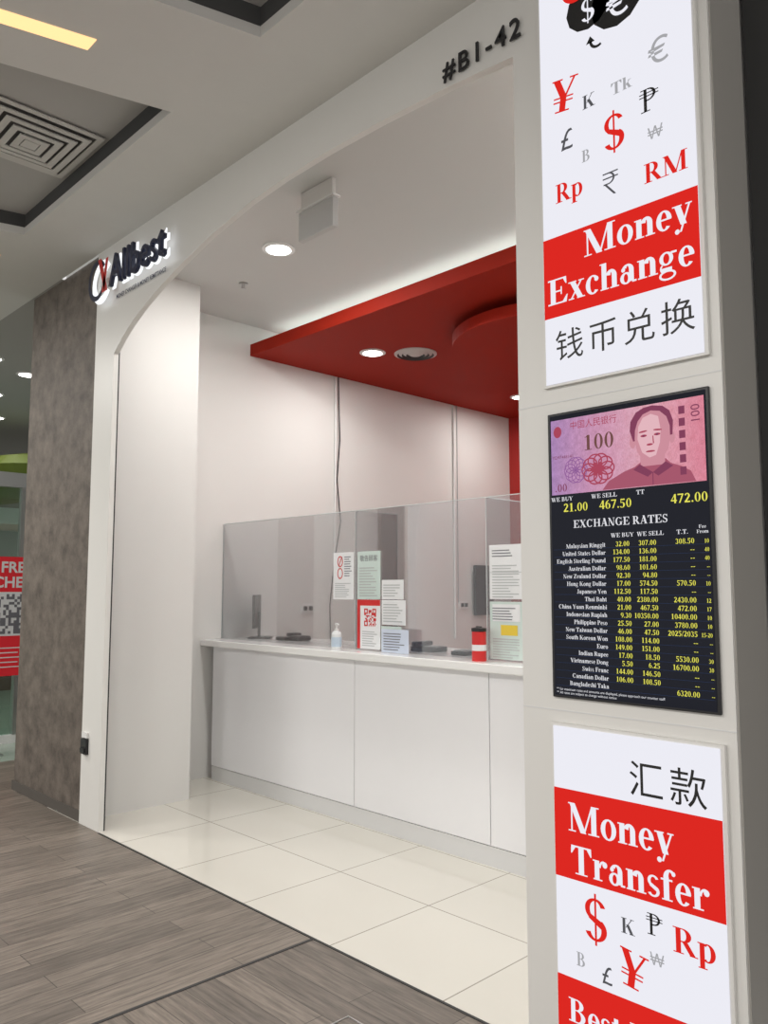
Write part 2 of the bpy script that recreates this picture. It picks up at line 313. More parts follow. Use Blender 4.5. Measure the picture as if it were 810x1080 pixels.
# ceilings
box('ceiling_shop',-6.0,-.9,T,5.5,H,H+.1,M_ceil_in)
sk=.27
def sx_(x,y): return x+sk*(y+.5)
Y1,Y2=-.5,-3.4
Z2=4.06
V=[];F=[];I=[]
def q4(a,i=0):
    k=len(V); V.extend(a); F.append((k,k+1,k+2,k+3)); I.append(i)
q4([(-18,0,H),(3,0,H),(3,Y1,H),(-18,Y1,H)])
q4([(-18,Y2,H),(3,Y2,H),(3,-7,H),(-18,-7,H)])
def strip(xa,xb,i=0,z=H): q4([(sx_(xa,Y1),Y1,z),(sx_(xb,Y1),Y1,z),(sx_(xb,Y2),Y2,z),(sx_(xa,Y2),Y2,z)],i)
q4([(-18,Y1,H),(-5.4,Y1,H),(sx_(-5.4,Y2),Y2,H),(-18,Y2,H)])
strip(-3.46,-2.70)
q4([(-.8,Y1,H),(3,Y1,H),(3,Y2,H),(sx_(-.8,Y2),Y2,H)])
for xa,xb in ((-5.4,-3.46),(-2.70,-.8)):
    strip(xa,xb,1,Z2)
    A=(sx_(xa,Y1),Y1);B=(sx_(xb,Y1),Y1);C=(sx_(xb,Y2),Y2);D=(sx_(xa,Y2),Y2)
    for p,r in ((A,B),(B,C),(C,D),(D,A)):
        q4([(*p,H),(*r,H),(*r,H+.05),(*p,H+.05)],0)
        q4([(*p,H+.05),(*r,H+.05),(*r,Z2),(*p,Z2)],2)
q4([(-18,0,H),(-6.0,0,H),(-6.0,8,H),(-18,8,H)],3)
meshobj('ceiling_corridor',V,F,[M_ceil,M_recess,M_recess_shade,mat('m_ceiling_far',(.36,.35,.33),.8)],mi=I)
# red soffit
so=empty('red_ceiling_soffit',(-3.4,3.6,3.69))
box('panel',-5.9,-1.09,1.675,5.5,3.64,3.745,M_red,so)
box('cove_lamp',-5.8,-1.2,1.95,2.0,3.745,3.78,M_cove,so)
lathe('drum',[(.62,3.64),(.62,3.57),(.80,3.57),(.80,3.48),(.74,3.48)],-3.52,2.92,M_red,so,64)
# counter
co=empty('service_counter',(-3.4,1.6,0))
box('body',-5.81,-1.095,1.31,1.95,.10,1.08,M_counter,co)
for i,(a,b) in enumerate(((-5.81,-4.067),(-4.061,-2.922),(-2.916,-1.777),(-1.771,-1.095))):
    box('front_panel_%d'%i,a,b,1.295,1.31,.115,1.075,M_counter,co,.002)
box('kick',-5.81,-1.095,1.30,1.9,0,.108,M_kick,co)
box('worktop',-5.895,-1.095,1.22,2.0,1.08,1.13,M_ctop,co,.006)
# partition
pa=empty('acrylic_partition',(-3.5,1.42,1.13))
PY=1.42
for i,(a,b) in enumerate(((-5.885,-4.205),(-4.195,-3.035),(-3.025,-1.9),(-1.89,-1.1))):
    box('pane_%d'%i,a,b,PY,PY+.006,1.131,2.10,M_glass,pa)
    box('edge_top_%d'%i,a,b,PY-.0005,PY+.0065,2.10,2.105,M_glassedge,pa)
    box('edge_l_%d'%i,a-.004,a,PY-.0005,PY+.0065,1.131,2.105,M_glassedge,pa)
    if i: box('fin_%d'%i,a-.009,a-.004,PY+.01,PY+.42,1.131,2.10,M_glass,pa); box('fin_edge_%d'%i,a-.009,a-.004,PY+.42,PY+.424,1.131,2.105,M_glassedge,pa); box('fin_top_%d'%i,a-.009,a-.004,PY+.01,PY+.42,2.10,2.105,M_glassedge,pa)
# ============================================================ LIGHT BOX upper
YF=-.018
up=empty('lightbox_sign',(-1.313,0,3.05))
box('case',-1.612,-1.016,YF+.003,-.001,2.260,3.90,M_facade,up)
rect('face',-1.60,-1.028,2.268,3.89,M_lb,up,YF)
YT=YF-.002; YU=YF-.004
rect('red_band',-1.60,-1.028,2.507,2.80,M_lbred,up,YT)
serif('money','Money',-1.435,2.69,.132,M_lb,up,YU,1,1.08)
serif('exchange','Exchange',-1.585,2.553,.130,M_lb,up,YU,1,1.08)
def cj(n,s,x,z,size,par): return txt(n,s,x,z,size,M_lbblk,par,YU,'CENTER',bold=0)
for i,c in enumerate('钱币兑换'): cj('hanzi_%d'%i,c,-1.50+.131*i,2.355,.118,up)
def sym(n,c,x,z,h,m,par):
    return txt(n,c,x,z-h/2,h/.7,m,par,YU,'CENTER')
serif('yen','¥',-1.50,3.315,.185,M_lbred,up,YU,center=True,rot=.15)
serif('kyat','K',-1.40,3.247,.075,M_lbdk,up,YU,.9,center=True)
serif('taka','Tk',-1.275,3.245,.065,M_lbgry,up,YU,center=True)
serif('peso','₱',-1.181,3.15,.12,M_lbblk,up,YU,center=True)
sym('pound','£',-1.493,3.144,.075,M_lbdk,up)
serif('dollar','$',-1.307,3.094,.19,M_lbred,up,YU,center=True)
sym('won','₩',-1.16,3.03,.04,M_lbgry,up)
serif('baht','B',-1.416,3.053,.065,M_lbgry,up,YU,.8,center=True)
serif('rupiah','Rp',-1.487,2.955,.105,M_lbred,up,YU,.85,center=True)
serif('rupee','₹',-1.325,2.917,.125,M_lbdk,up,YU,center=True)
serif('ringgit','RM',-1.13,2.90,.10,M_lbred,up,YU,.9,center=True)
sym('euro','€',-1.139,3.302,.085,M_lbgry,up)
flat('money_bag',ball(-1.395,3.60,.088)+ball(-1.285,3.565,.10)+ball(-1.32,3.68,.09),M_lbblk,up,YT)
serif('bag_dollar','$',-1.395,3.585,.13,M_lb,up,YU,center=True)
sym('bag_euro','€',-1.28,3.55,.10,M_lb,up)
flat('arrow',[[(-1.405,3.455),(-1.37,3.455),(-1.388,3.48)]]+ar(-1.36,3.46,.032,.035,.010,.010,180,300),M_lbblk,up,YU)
flat('red_arc',ar(-1.44,3.70,.06,.06,.02,.02,150,330),M_lbred,up,YU)
# lower
lo=empty('lightbox_sign.001',(-1.313,0,.6))
box('case',-1.612,-1.016,YF+.003,-.001,.06,1.097,M_facade,lo)
rect('face',-1.60,-1.028,.07,1.087,M_lb,lo,YF)
rect('red_band',-1.60,-1.028,.597,.884,M_lbred,lo,YT)
rect('red_band_low',-1.60,-1.028,.07,.285,M_lbred,lo,YT)
serif('money','Money',-1.547,.752,.126,M_lb,lo,YU,1,1.1)
serif('transfer','Transfer',-1.54,.618,.124,M_lb,lo,YU,1,1.1)
serif('best_rates','Best Rates',-1.56,.15,.105,M_lb,lo,YU,1,1.05)
for i,c in enumerate('汇款'): cj('hanzi_%d'%i,c,-1.262+.135*i,.915,.12,lo)
serif('dollar','$',-1.451,.493,.20,M_lbred,lo,YU,center=True)
serif('kyat','K',-1.337,.505,.07,M_lbdk,lo,YU,.9,center=True)
serif('peso','₱',-1.251,.535,.095,M_lbblk,lo,YU,center=True)
serif('rupiah','Rp',-1.125,.514,.11,M_lbred,lo,YU,.95,center=True)
serif('baht','B',-1.508,.353,.065,M_lbgry,lo,YU,.8,center=True)
sym('won','₩',-1.243,.435,.035,M_lbgry,lo)
serif('yen','¥',-1.325,.38,.165,M_lbred,lo,YU,center=True,rot=.15)
sym('pound','£',-1.415,.335,.055,M_lbdk,lo)
# ============================================================ rate display
di=empty('exchange_rate_display',(-1.313,0,1.67))
M_scr=mat('m_screen',(.004,.005,.010),.12,em=.5,emc=(.006,.007,.014),spec=.2)
box('bezel',-1.603,-1.023,-.012,-.001,1.182,2.164,M_black,di,.003)
rect('screen',-1.593,-1.033,1.19,2.155,M_scr,di,-.013)
yd=-.0142
M_y=emis('m_txt_yellow',(.85,.82,.12),.95); M_w=emis('m_txt_white',(.78,.78,.82),.95)
def notemat():
    m=bpy.data.materials.new('m_banknote'); m.use_nodes=True; nt=m.node_tree
    for x in list(nt.nodes): nt.nodes.remove(x)
    o=nt.nodes.new('ShaderNodeOutputMaterial'); e=nt.nodes.new('ShaderNodeEmission')
    tc=nt.nodes.new('ShaderNodeTexCoord'); sp=nt.nodes.new('ShaderNodeSeparateXYZ'); rp=nt.nodes.new('ShaderNodeValToRGB')
    mr=nt.nodes.new('ShaderNodeMapRange'); mr.inputs[1].default_value=-.28; mr.inputs[2].default_value=.28
    el=rp.color_ramp.elements; el[0].color=(.42,.25,.50,1); el[1].color=(.72,.24,.32,1)
    x=el.new(.3); x.color=(.60,.30,.46,1); x=el.new(.65); x.color=(.76,.40,.48,1)
    wv=nt.nodes.new('ShaderNodeTexWave'); wv.inputs['Scale'].default_value=38; wv.inputs['Distortion'].default_value=14; wv.inputs['Detail'].default_value=3; wv.inputs['Detail Scale'].default_value=2
    no=nt.nodes.new('ShaderNodeTexNoise'); no.inputs['Scale'].default_value=45; no.inputs['Detail'].default_value=5
    mx=nt.nodes.new('ShaderNodeMix'); mx.data_type='RGBA'; mx.blend_type='MULTIPLY'; mx.inputs[0].default_value=.14
    m3=nt.nodes.new('ShaderNodeMix'); m3.data_type='RGBA'; m3.blend_type='OVERLAY'; m3.inputs[0].default_value=.3
    nt.links.new(tc.outputs['Object'],sp.inputs[0]); nt.links.new(sp.outputs[0],mr.inputs[0]); nt.links.new(mr.outputs[0],rp.inputs[0])
    nt.links.new(tc.outputs['Object'],wv.inputs[0]); nt.links.new(tc.outputs['Object'],no.inputs[0]); nt.links.new(rp.outputs[0],mx.inputs[6]); nt.links.new(wv.outputs[0],mx.inputs[7])
    nt.links.new(mx.outputs[2],m3.inputs[6]); nt.links.new(no.outputs['Fac'],m3.inputs[7])
    nt.links.new(m3.outputs[2],e.inputs[0]); e.inputs[1].default_value=1.0; nt.links.new(e.outputs[0],o.inputs[0]); return m
rect('banknote',-1.588,-1.038,1.875,2.138,notemat(),di,yd)
dy=.0006
y2=yd-dy;y3=yd-2*dy;y4=yd-3*dy;y5=yd-4*dy
M_nr=emis('m_note_red',(.44,.07,.12),.9); M_nc=emis('m_note_coat',(.42,.11,.17),.9); M_nf=emis('m_note_face',(.60,.27,.33),1); M_nf2=emis('m_note_face_light',(.76,.46,.51),1); M_nd=emis('m_note_dark',(.25,.06,.12),.9);M_np=emis('m_note_purple',(.30,.12,.34),.9)
def ell(cx,cy,rx,ry,n=28,a=0): 
    ca,sa=math.cos(a),math.sin(a)
    return [[(cx+rx*math.cos(2*math.pi*i/n)*ca-ry*math.sin(2*math.pi*i/n)*sa,cy+rx*math.cos(2*math.pi*i/n)*sa+ry*math.sin(2*math.pi*i/n)*ca) for i in range(n)]]
flat('note_body',[[(-1.39,1.877),(-1.365,1.905),(-1.31,1.93),(-1.27,1.942),(-1.245,1.958),(-1.165,1.958),(-1.15,1.942),(-1.115,1.928),(-1.085,1.91),(-1.07,1.877)]],M_nc,di,y2)
flat('note_ears',ell(-1.276,2.022,.011,.020)+ell(-1.142,2.022,.009,.018),M_nf,di,y2)
flat('note_hair',[[(-1.274,2.025),(-1.285,2.06),(-1.282,2.09),(-1.262,2.118),(-1.235,2.130),(-1.205,2.133),(-1.17,2.126),(-1.148,2.108),(-1.137,2.075),(-1.140,2.03)]],M_nd,di,y3)
flat('note_neck',[[(-1.25,1.94),(-1.168,1.94),(-1.165,2.0),(-1.252,2.0)]],M_nf,di,y3)
flat('note_face',[[(-1.268,2.03),(-1.266,2.06),(-1.256,2.088),(-1.238,2.108),(-1.21,2.117),(-1.18,2.111),(-1.158,2.09),(-1.148,2.06),(-1.148,2.02),(-1.155,1.985),(-1.178,1.958),(-1.210,1.950),(-1.242,1.962),(-1.261,1.99)]],M_nf,di,y4)
flat('note_face_light',[[(-1.258,2.03),(-1.254,2.07),(-1.238,2.097),(-1.21,2.106),(-1.185,2.095),(-1.178,2.05),(-1.182,2.01),(-1.196,1.972),(-1.218,1.966),(-1.243,1.985)]],M_nf2,di,y5)
y6=y5-dy
flat('note_features',ell(-1.236,2.038,.011,.004)+ell(-1.190,2.038,.011,.004)+ell(-1.216,2.008,.011,.0035)+ell(-1.214,1.986,.016,.003)+ell(-1.238,2.052,.015,.0028,a=.1)+ell(-1.188,2.052,.015,.0028,a=-.1)+[[(-1.205,2.01),(-1.201,2.01),(-1.203,2.035),(-1.206,2.035)]],M_nr,di,y6)
flat('note_pupils',ball(-1.236,2.038,.004)+ball(-1.190,2.038,.004),M_nd,di,y6-dy)
flat('note_collar',[[(-1.252,1.948),(-1.208,1.918),(-1.226,1.905),(-1.275,1.932)]]+[[(-1.165,1.948),(-1.208,1.918),(-1.19,1.905),(-1.14,1.932)]]+rc(-1.210,1.877,-1.207,1.918),M_nd,di,y6)
serif_lines('note_value',[('100',-1.40,2.018,'C')],.078,emis('m_note_num',(.18,.08,.07),.9),di,y3)
txt('note_value_side','100',-1.052,2.085,.040,M_nd,di,y3,rot=(math.pi/2,math.radians(-90),0))
serif_lines('note_value_small',[('.00',-1.55,1.885,'C')],.04,M_nd,di,y3)
txt('note_bank','中国人民银行',-1.42,2.10,.030,M_nr,di,y3)
flat('note_flower',[p for k in range(10) for p in ar(-1.405+.035*math.cos(k*math.pi/5),1.95+.030*math.sin(k*math.pi/5),.028,.024,.005,.005)]+ball(-1.405,1.95,.016)+[p for k in range(6) for p in ell(-1.405+.02*math.cos(k*math.pi/3),1.95+.018*math.sin(k*math.pi/3),.009,.007)],M_nr,di,y3)
flat('note_rosette',[p for k in range(10) for p in ar(-1.49+.022*math.cos(k*math.pi/5),1.955+.022*math.sin(k*math.pi/5),.024,.024,.0025,.0025)],M_np,di,y3)
flat('note_thread',[p for k in range(6) for p in rc(-1.118,1.90+.038*k,-1.098,1.925+.038*k)],M_nd,di,y6)
flat('note_emblem',ell(-1.56,2.095,.016,.02),M_nr,di,y3)
txt('note_serial','YD97448141',-1.54,2.0,.016,M_nd,di,y3)
serif_lines('screen_heads',[('WE BUY',-1.548,1.852,'C'),('WE SELL',-1.385,1.852,'C'),('TT',-1.255,1.852,'C')],.0215,M_w,di,yd)
serif_lines('screen_values',[('21.00',-1.495,1.814,'C'),('467.50',-1.345,1.814,'C'),('472.00',-1.095,1.814,'C')],.043,M_y,di,yd)
serif('title','EXCHANGE RATES',-1.505,1.757,.0375,M_w,di,yd,.97,1.05)
serif_lines('column_heads',[('WE BUY  WE SELL',-1.272,1.718,'C'),('T.T.',-1.12,1.718,'C')],.0205,M_w,di,yd)
serif_lines('column_heads_fee',[('Fee',-1.057,1.733,'C'),('From',-1.057,1.718,'C')],.0155,M_w,di,yd)
rows=[('Malaysian Ringgit','32.00','307.00','308.50'),('United States Dollar','134.00','136.00','--'),('English Sterling Pound','177.50','181.00','--'),('Australian Dollar','98.60','101.60','--'),('New Zealand Dollar','92.30','94.80','--'),('Hong Kong Dollar','17.00','574.50','570.50'),('Japanese Yen','112.50','117.50','--'),('Thai Baht','40.00','2380.00','2430.00'),('China Yuan Renminbi','21.00','467.50','472.00'),('Indonesian Rupiah','9.30','10350.00','10400.00'),('Philippine Peso','25.50','27.00','3780.00'),('New Taiwan Dollar','46.00','47.50','2025/2035'),('South Korean Won','108.00','114.00','--'),('Euro','149.00','151.00','--'),('Indian Rupee','17.00','18.50','5530.00'),('Vietnamese Dong','5.50','6.25','16700.00'),('Swiss Franc','144.00','146.50','--'),('Canadian Dollar','106.00','108.50','--'),('Bangladeshi Taka','','','6320.00')]
fees=['10','40','40','--','--','10','--','12','17','10','10','15-20','--','--','30','30','--','--','--']
rs=.0256
for k,(xx,mm) in enumerate(((-1.385,M_w),(-1.298,M_y),(-1.206,M_y),(-1.083,M_y))):
    serif_lines('column_%d'%k,[(r[k],xx,1.688-i*rs,'R') for i,r in enumerate(rows) if r[k]],.0215 if k==0 else .024,mm,di,yd,.89 if k==0 else .92,1.0)
serif_lines('column_fee',[(r,-1.038,1.688-i*rs,'R') for i,r in enumerate(fees)],.0185,M_y,di,yd,.8)
flat('table_rules',[p for k in range(19) for p in rc(-1.585,1.684-k*rs,-1.04,1.6848-k*rs)],emis('m_rule',(.03,.05,.12),1),di,yd)
txt('footnote','** for maximum rates and amounts are displayed, please approach our counter staff',-1.585,1.208,.0115,M_w,di,yd,'LEFT')
txt('footnote2','** All rates are subject to change without notice',-1.585,1.196,.0115,M_w,di,yd,'LEFT')
# pillar joints
boxes('trim_pillar',[(-1.735,-.985,-.0015,0,2.205,2.209),(-1.735,-.985,-.0015,0,1.135,1.139)],[M_kick])
# unit number
un=txt('unit_number','#B1-42',-1.885,3.648,.118,M_black,None,-.012,'CENTER',bold=.0003,ext=.004,sx=.97,chs=1.2)
# ============================================================ Shop sign
sg=empty('shop_name_sign',(-4.9,0,3.68))
M_halo=emis('m_halo',(.95,.97,1),1.1)
SX,SZ=.08,-.03
for (nm,m,y,b) in (('halo',M_halo,-.04,.010),('letters',M_navy,-.065,.002)):
    txt('allbest_'+nm,'Allbest',-5.10+SX,3.60+SZ,.30,m,sg,y,'LEFT',bold=b,ext=.012 if nm=='letters' else .004,sx=.84,chs=1.04)
def logo(n,gx,m,y):
    return flat(n,ar(-5.28+SX,3.69+SZ,.14+gx,.145+gx,.045+2*gx,.035+2*gx,35,325),m,sg,y)
logo('logo_halo',.012,M_halo,-.04)
logo('logo_ring',0,M_navy,-.075)
flat('logo_cross',[[(u+SX,v+SZ) for u,v in p] for p in dg(-5.20,3.58,-5.15,3.81,.04)+[[(-5.27,3.83),(-5.22,3.83),(-5.11,3.58),(-5.16,3.58)]]],M_redp,sg,-.078)
txt('tagline','MONEY CHANGER & MONEY REMITTANCE',-5.12+SX,3.535+SZ,.042,M_navy,sg,-.01,'LEFT',bold=.0008,sx=.82)
box('mount',-5.23,-4.38,-.035,0,3.63,3.67,M_white,sg)
# ============================================================ fittings
def downlight(x,y,z,r=.085,par=None,name='ceiling_downlight',power=0):
    e=empty(name,(x,y,z))
    lathe('rim',[(r+.025,z),(r+.025,z-.008),(r,z-.012),(r-.004,z-.004)],x,y,M_white,e,32)
    lathe('lens',[(r-.006,z-.010),(r-.006,z-.013)],x,y,M_lamp,e,32)
    if power:
        l=bpy.data.lights.new('lamp','AREA'); l.shape='DISK'; l.size=r*2; l.energy=power; l.color=(1,.98,.95)
        o=bpy.data.objects.new('lamp',l); o.location=(x,y,z-.02); link(o,e)
downlight(-4.39,.86,H,.09,power=30)
downlight(-1.65,.86,H,.09,power=34)  # extra downlight added for shop light, kept out of sight behind the pillar
downlight(-5.05,2.39,3.64,.09,power=17)
downlight(-5.12,4.68,3.64,.09,power=15)
downlight(-2.0,2.0,3.64,.09,power=17)  # unseen downlight, added to help light the shop
downlight(-2.2,4.68,3.64,.09,power=15)  # another added soffit downlight, out of view, for interior light
lathe('round_air_vent',[(.19,3.64),(.19,3.632),(.165,3.622),(.15,3.636),(.125,3.622),(.11,3.636),(.085,3.622),(.07,3.636),(.045,3.622),(.02,3.622)],-4.81,2.69,M_grey,None,48,mi=[0,0,1,0,1,0,1,0,0],mats=[mat('m_vent',(.55,.5,.48),.5),M_dark])
# square diffuser
vz=Z2
L=[]
for k,(s,zz) in enumerate(((.30,.010),(.245,.022),(.19,.030),(.135,.036),(.08,.040))):
    w=.034
    L+=[(-4.43-s,-4.43+s,-.83-s,-.83-s+w,vz-zz-.006,vz-zz,0),(-4.43-s,-4.43+s,-.83+s-w,-.83+s,vz-zz-.006,vz-zz,0),(-4.43-s,-4.43-s+w,-.83-s+w,-.83+s-w,vz-zz-.006,vz-zz,0),(-4.43+s-w,-4.43+s,-.83-s+w,-.83+s-w,vz-zz-.006,vz-zz,0)]
L.append((-4.43-.28,-4.43+.28,-.83-.28,-.83+.28,vz-.003,vz,1)); L.append((-4.43-.04,-4.43+.04,-.87,-.79,vz-.045,vz-.003,0))
boxes('ceiling_air_diffuser',L,[mat('m_diffuser',(.55,.54,.51),.5),mat('m_diff_dark',(.12,.115,.11),.7)])
def linear(x,y0,y1,name='linear_ceiling_lamp'):
    meshobj(name,[(x-.045+sk*.0,y0,H-.004),(x+.045,y0,H-.004),(x+.045+sk*(y1-y0),y1,H-.004),(x-.045+sk*(y1-y0),y1,H-.004),(x-.045,y0,H+.01),(x+.045,y0,H+.01),(x+.045+sk*(y1-y0),y1,H+.01),(x-.045+sk*(y1-y0),y1,H+.01)],BF,M_warm)
linear(-3.25,-1.0,-2.2); linear(-5.9,-.5,-1.8)
# exit sign
ex=empty('emergency_sign_box',(-3.52,.5,3.8))
box('panel',-3.68,-3.36,.48,.52,3.62,3.80,mat('m_signback',(.50,.50,.49),.5),ex,.006); box('mount',-3.665,-3.375,.485,.515,3.803,H,M_wall,ex,.004); box('lip',-3.69,-3.35,.47,.53,3.80,3.812,M_white,ex,.002)
lathe('sprinkler',[(.035,H),(.035,H-.01),(.012,H-.012),(.012,H-.04),(.022,H-.045),(.022,H-.048)],-5.1,1.05,M_steel)
# conduits
cd=empty('wall_conduit',(-5.88,2.68,2.5))
tube('pipe',[(-5.885,2.68,3.63),(-5.885,2.68,1.9)],.011,M_white,cd)
tube('wire',[(-5.87,2.70,3.63),(-5.865,2.72,3.0),(-5.87,2.69,2.6),(-5.86,2.73,2.2),(-5.87,2.66,1.8),(-5.86,2.60,1.4),(-5.87,2.62,1.0)],.006,M_black,cd)
cd2=empty('wall_conduit.001',(-5.88,4.45,2.5))
tube('pipe',[(-5.885,4.45,3.63),(-5.885,4.45,1.0)],.014,M_white,cd2)
tube('wire',[(-5.865,4.48,3.63),(-5.865,4.48,1.4)],.006,M_grey,cd2)
def socket(n,y,z):
    boxes(n,[(-5.9,-5.885,y-.07,y+.07,z-.045,z+.045,0),(-5.885,-5.87,y-.05,y-.015,z-.02,z+.02,1),(-5.885,-5.87,y+.015,y+.05,z-.02,z+.02,1)],[M_white,M_black])
socket('wall_socket',4.6,1.37); socket('wall_socket',2.35,1.37)
wm=empty('wall_monitor',(-5.85,4.9,1.5))
box('screen',-5.87,-5.83,4.75,5.08,1.25,1.82,M_black,wm,.006); box('bracket',-5.9,-5.87,4.85,4.98,1.4,1.65,M_steel,wm)
# outlet on facade
boxes('facade_outlet',[(-5.33,-5.25,-.02,0,.46,.56,0),(-5.32,-5.26,-.03,-.02,.47,.50,0),(-5.33,-5.25,-.015,0,.565,.60,1)],[M_black,M_white])
# monitor
MX,MY=-5.72,1.66
mo=empty('computer_monitor',(MX,MY,1.13))
a=math.radians(137)
def mp(n,lx0,lx1,ly0,ly1,z0,z1,m,bev=.004):
    ca,sa=math.cos(a),math.sin(a)
    V=[(MX+x*ca-y*sa,MY+x*sa+y*ca,z) for x,y,z in bv(lx0,lx1,ly0,ly1,z0,z1)]
    o=meshobj(n,V,BF,m,mo); b=o.modifiers.new('b','BEVEL'); b.width=bev; b.segments=2
mp('screen_panel',-.19,.19,-.012,.012,1.22,1.50,M_black); mp('neck',-.02,.02,-.035,-.012,1.14,1.36,M_black); mp('foot',-.10,.10,-.13,.06,1.13,1.145,M_black)
# terminal
te=empty('card_terminal',(-5.36,1.74,1.13))
boxes('body',[(-5.42,-5.30,1.64,1.84,1.13,1.155,0),(-5.405,-5.315,1.74,1.83,1.155,1.185,0)],[M_black],te,.006)
box('keypad',-5.40,-5.32,1.66,1.73,1.155,1.160,M_grey,te); box('printer',-5.27,-5.15,1.66,1.80,1.13,1.17,M_black,te,.01)
# sanitizer
sn=empty('hand_sanitizer_bottle',(-4.28,1.32,1.13))
lathe('bottle',[(.034,1.13),(.036,1.14),(.036,1.235),(.028,1.252),(.014,1.26)],-4.28,1.32,mat('m_bottle',(.75,.77,.78),.15),sn,28)
lathe('label',[(.0366,1.15),(.0366,1.215)],-4.28,1.32,mat('m_label',(.5,.6,.7),.5),sn,28)
lathe('pump',[(.015,1.26),(.015,1.272),(.005,1.274),(.005,1.30),(.011,1.30),(.011,1.31)],-4.28,1.32,M_white,sn,16)
tube('spout',[(-4.28,1.32,1.306),(-4.24,1.30,1.306),(-4.232,1.295,1.297)],.005,M_white,sn)
# donation tin
dn=empty('donation_can',(-3.02,1.335,1.13))
lathe('can',[(.042,1.13),(.042,1.30),(.045,1.302),(.045,1.32),(.02,1.325)],-3.02,1.335,M_redp,dn,32,mi=[0,1,1,1],mats=[M_redp,M_black])
lathe('band',[(.0425,1.19),(.0425,1.225)],-3.02,1.335,M_paper,dn,32)
box('slot',-3.04,-3.0,1.332,1.338,1.326,1.331,M_dark,dn)
# telephone, calculator
ph=empty('desk_telephone',(-3.72,1.66,1.13))
boxes('base',[(-3.82,-3.62,1.58,1.74,1.13,1.165,0),(-3.80,-3.76,1.57,1.75,1.165,1.195,0)],[M_black],ph,.008)
box('keys',-3.72,-3.64,1.60,1.70,1.165,1.169,M_grey,ph)
cl=empty('desk_calculator',(-3.36,1.62,1.13))
box('case',-3.42,-3.30,1.54,1.70,1.13,1.155,M_black,cl,.005); box('lcd',-3.41,-3.31,1.65,1.69,1.155,1.158,M_grey,cl); boxes('buttons',[(-3.41+.026*i,-3.39+.026*i,1.55+.024*j,1.568+.024*j,1.155,1.160) for i in range(4) for j in range(4)],[M_grey],cl)
# ============================================================ notices
def lines(x0,x1,z0,z1,n,par,y,m):
    P=[]; dz=(z1-z0)/n
    for k in range(n):
        P+=rc(x0,z0+k*dz,x0+(x1-x0)*random.uniform(.6,1),z0+k*dz+dz*.35)
    return flat('print',P,m,par,y)
def qr(cx,cz,s,par,y,m):
    P=[];n=13;c=s/n;x0=cx-s/2;z0=cz-s/2
    for i in range(n):
        for j in range(n):
            corner=(i<4 and j<4) or (i>8 and j>8) or (i<4 and j>8)
            if corner:
                ii=i if i<4 else i-9; jj=j if j<4 else j-9
                on=ii in(0,3) or jj in (0,3)
            else: on=random.random()<.5
            if on: P+=rc(x0+i*c,z0+j*c,x0+i*c+c,z0+j*c+c)
    return flat('qr_code',P,m,par,y)
M_ink=mat('m_ink',(.16,.16,.18),.6); M_ink2=mat('m_ink_light',(.45,.47,.47),.6)
def notice(x0,x1,z0,z1,m,y=PY-.004):
    e=empty('notice_poster',((x0+x1)/2,y,(z0+z1)/2)); box('sheet',x0,x1,y,y+.003,z0,z1,m,e); return e,y-.001
M_mint=mat('m_mint',(.58,.68,.64),.6); M_blue=mat('m_paper_blue',(.60,.66,.78),.6); M_yel=mat('m_yellow',(.75,.55,.05),.6)
e,y=notice(-4.43,-4.21,1.475,1.81,M_paper); flat('ring',ar(-4.355,1.745,.03,.04,.008,.008)+ar(-4.355,1.66,.03,.04,.008,.008)+dg(-4.375,1.71,-4.34,1.78,.008),M_redp,e,y); lines(-4.41,-4.23,1.49,1.60,8,e,y,M_ink2); lines(-4.31,-4.23,1.64,1.79,9,e,y,M_ink)
e,y=notice(-4.17,-3.94,1.48,1.81,M_mint); lines(-4.15,-3.96,1.50,1.71,11,e,y,M_ink2); txt('head','敬告顾客',-4.055,1.745,.045,M_ink,e,y)
e,y=notice(-4.17,-3.94,1.14,1.475,M_paper); rect('head_band',-4.17,-3.94,1.435,1.475,M_redp,e,y); qr(-4.04,1.355,.12,e,y,M_redp); lines(-4.12,-3.96,1.16,1.27,7,e,y,M_ink2); rect('side_band',-4.17,-4.14,1.14,1.435,M_redp,e,y)
e,y=notice(-3.925,-3.70,1.31,1.475,M_paper); lines(-3.91,-3.72,1.33,1.46,7,e,y,M_ink2)
e,y=notice(-3.925,-3.72,1.48,1.61,M_paper); lines(-3.91,-3.74,1.50,1.59,5,e,y,M_ink2)
e,y=notice(-3.93,-3.74,1.14,1.30,M_mint); lines(-3.92,-3.76,1.15,1.29,6,e,y,M_ink2)
e,y=notice(-3.87,-3.62,1.132,1.285,M_blue,1.36); lines(-3.85,-3.64,1.15,1.27,7,e,y,M_ink)
e,y=notice(-3.0,-2.76,1.49,1.81,M_paper); lines(-2.98,-2.78,1.50,1.70,12,e,y,M_ink2); lines(-2.98,-2.82,1.74,1.79,3,e,y,M_ink); rect('seam',-3.0,-2.76,1.645,1.648,M_ink2,e,y-.0005)
e,y=notice(-3.0,-2.76,1.14,1.475,M_mint); rect('white_part',-2.98,-2.78,1.36,1.46,M_paper,e,y); lines(-2.98,-2.78,1.37,1.45,5,e,y-.001,M_ink); rect('yellow_part',-2.92,-2.80,1.28,1.34,M_yel,e,y); lines(-2.98,-2.78,1.15,1.27,8,e,y,M_ink2)
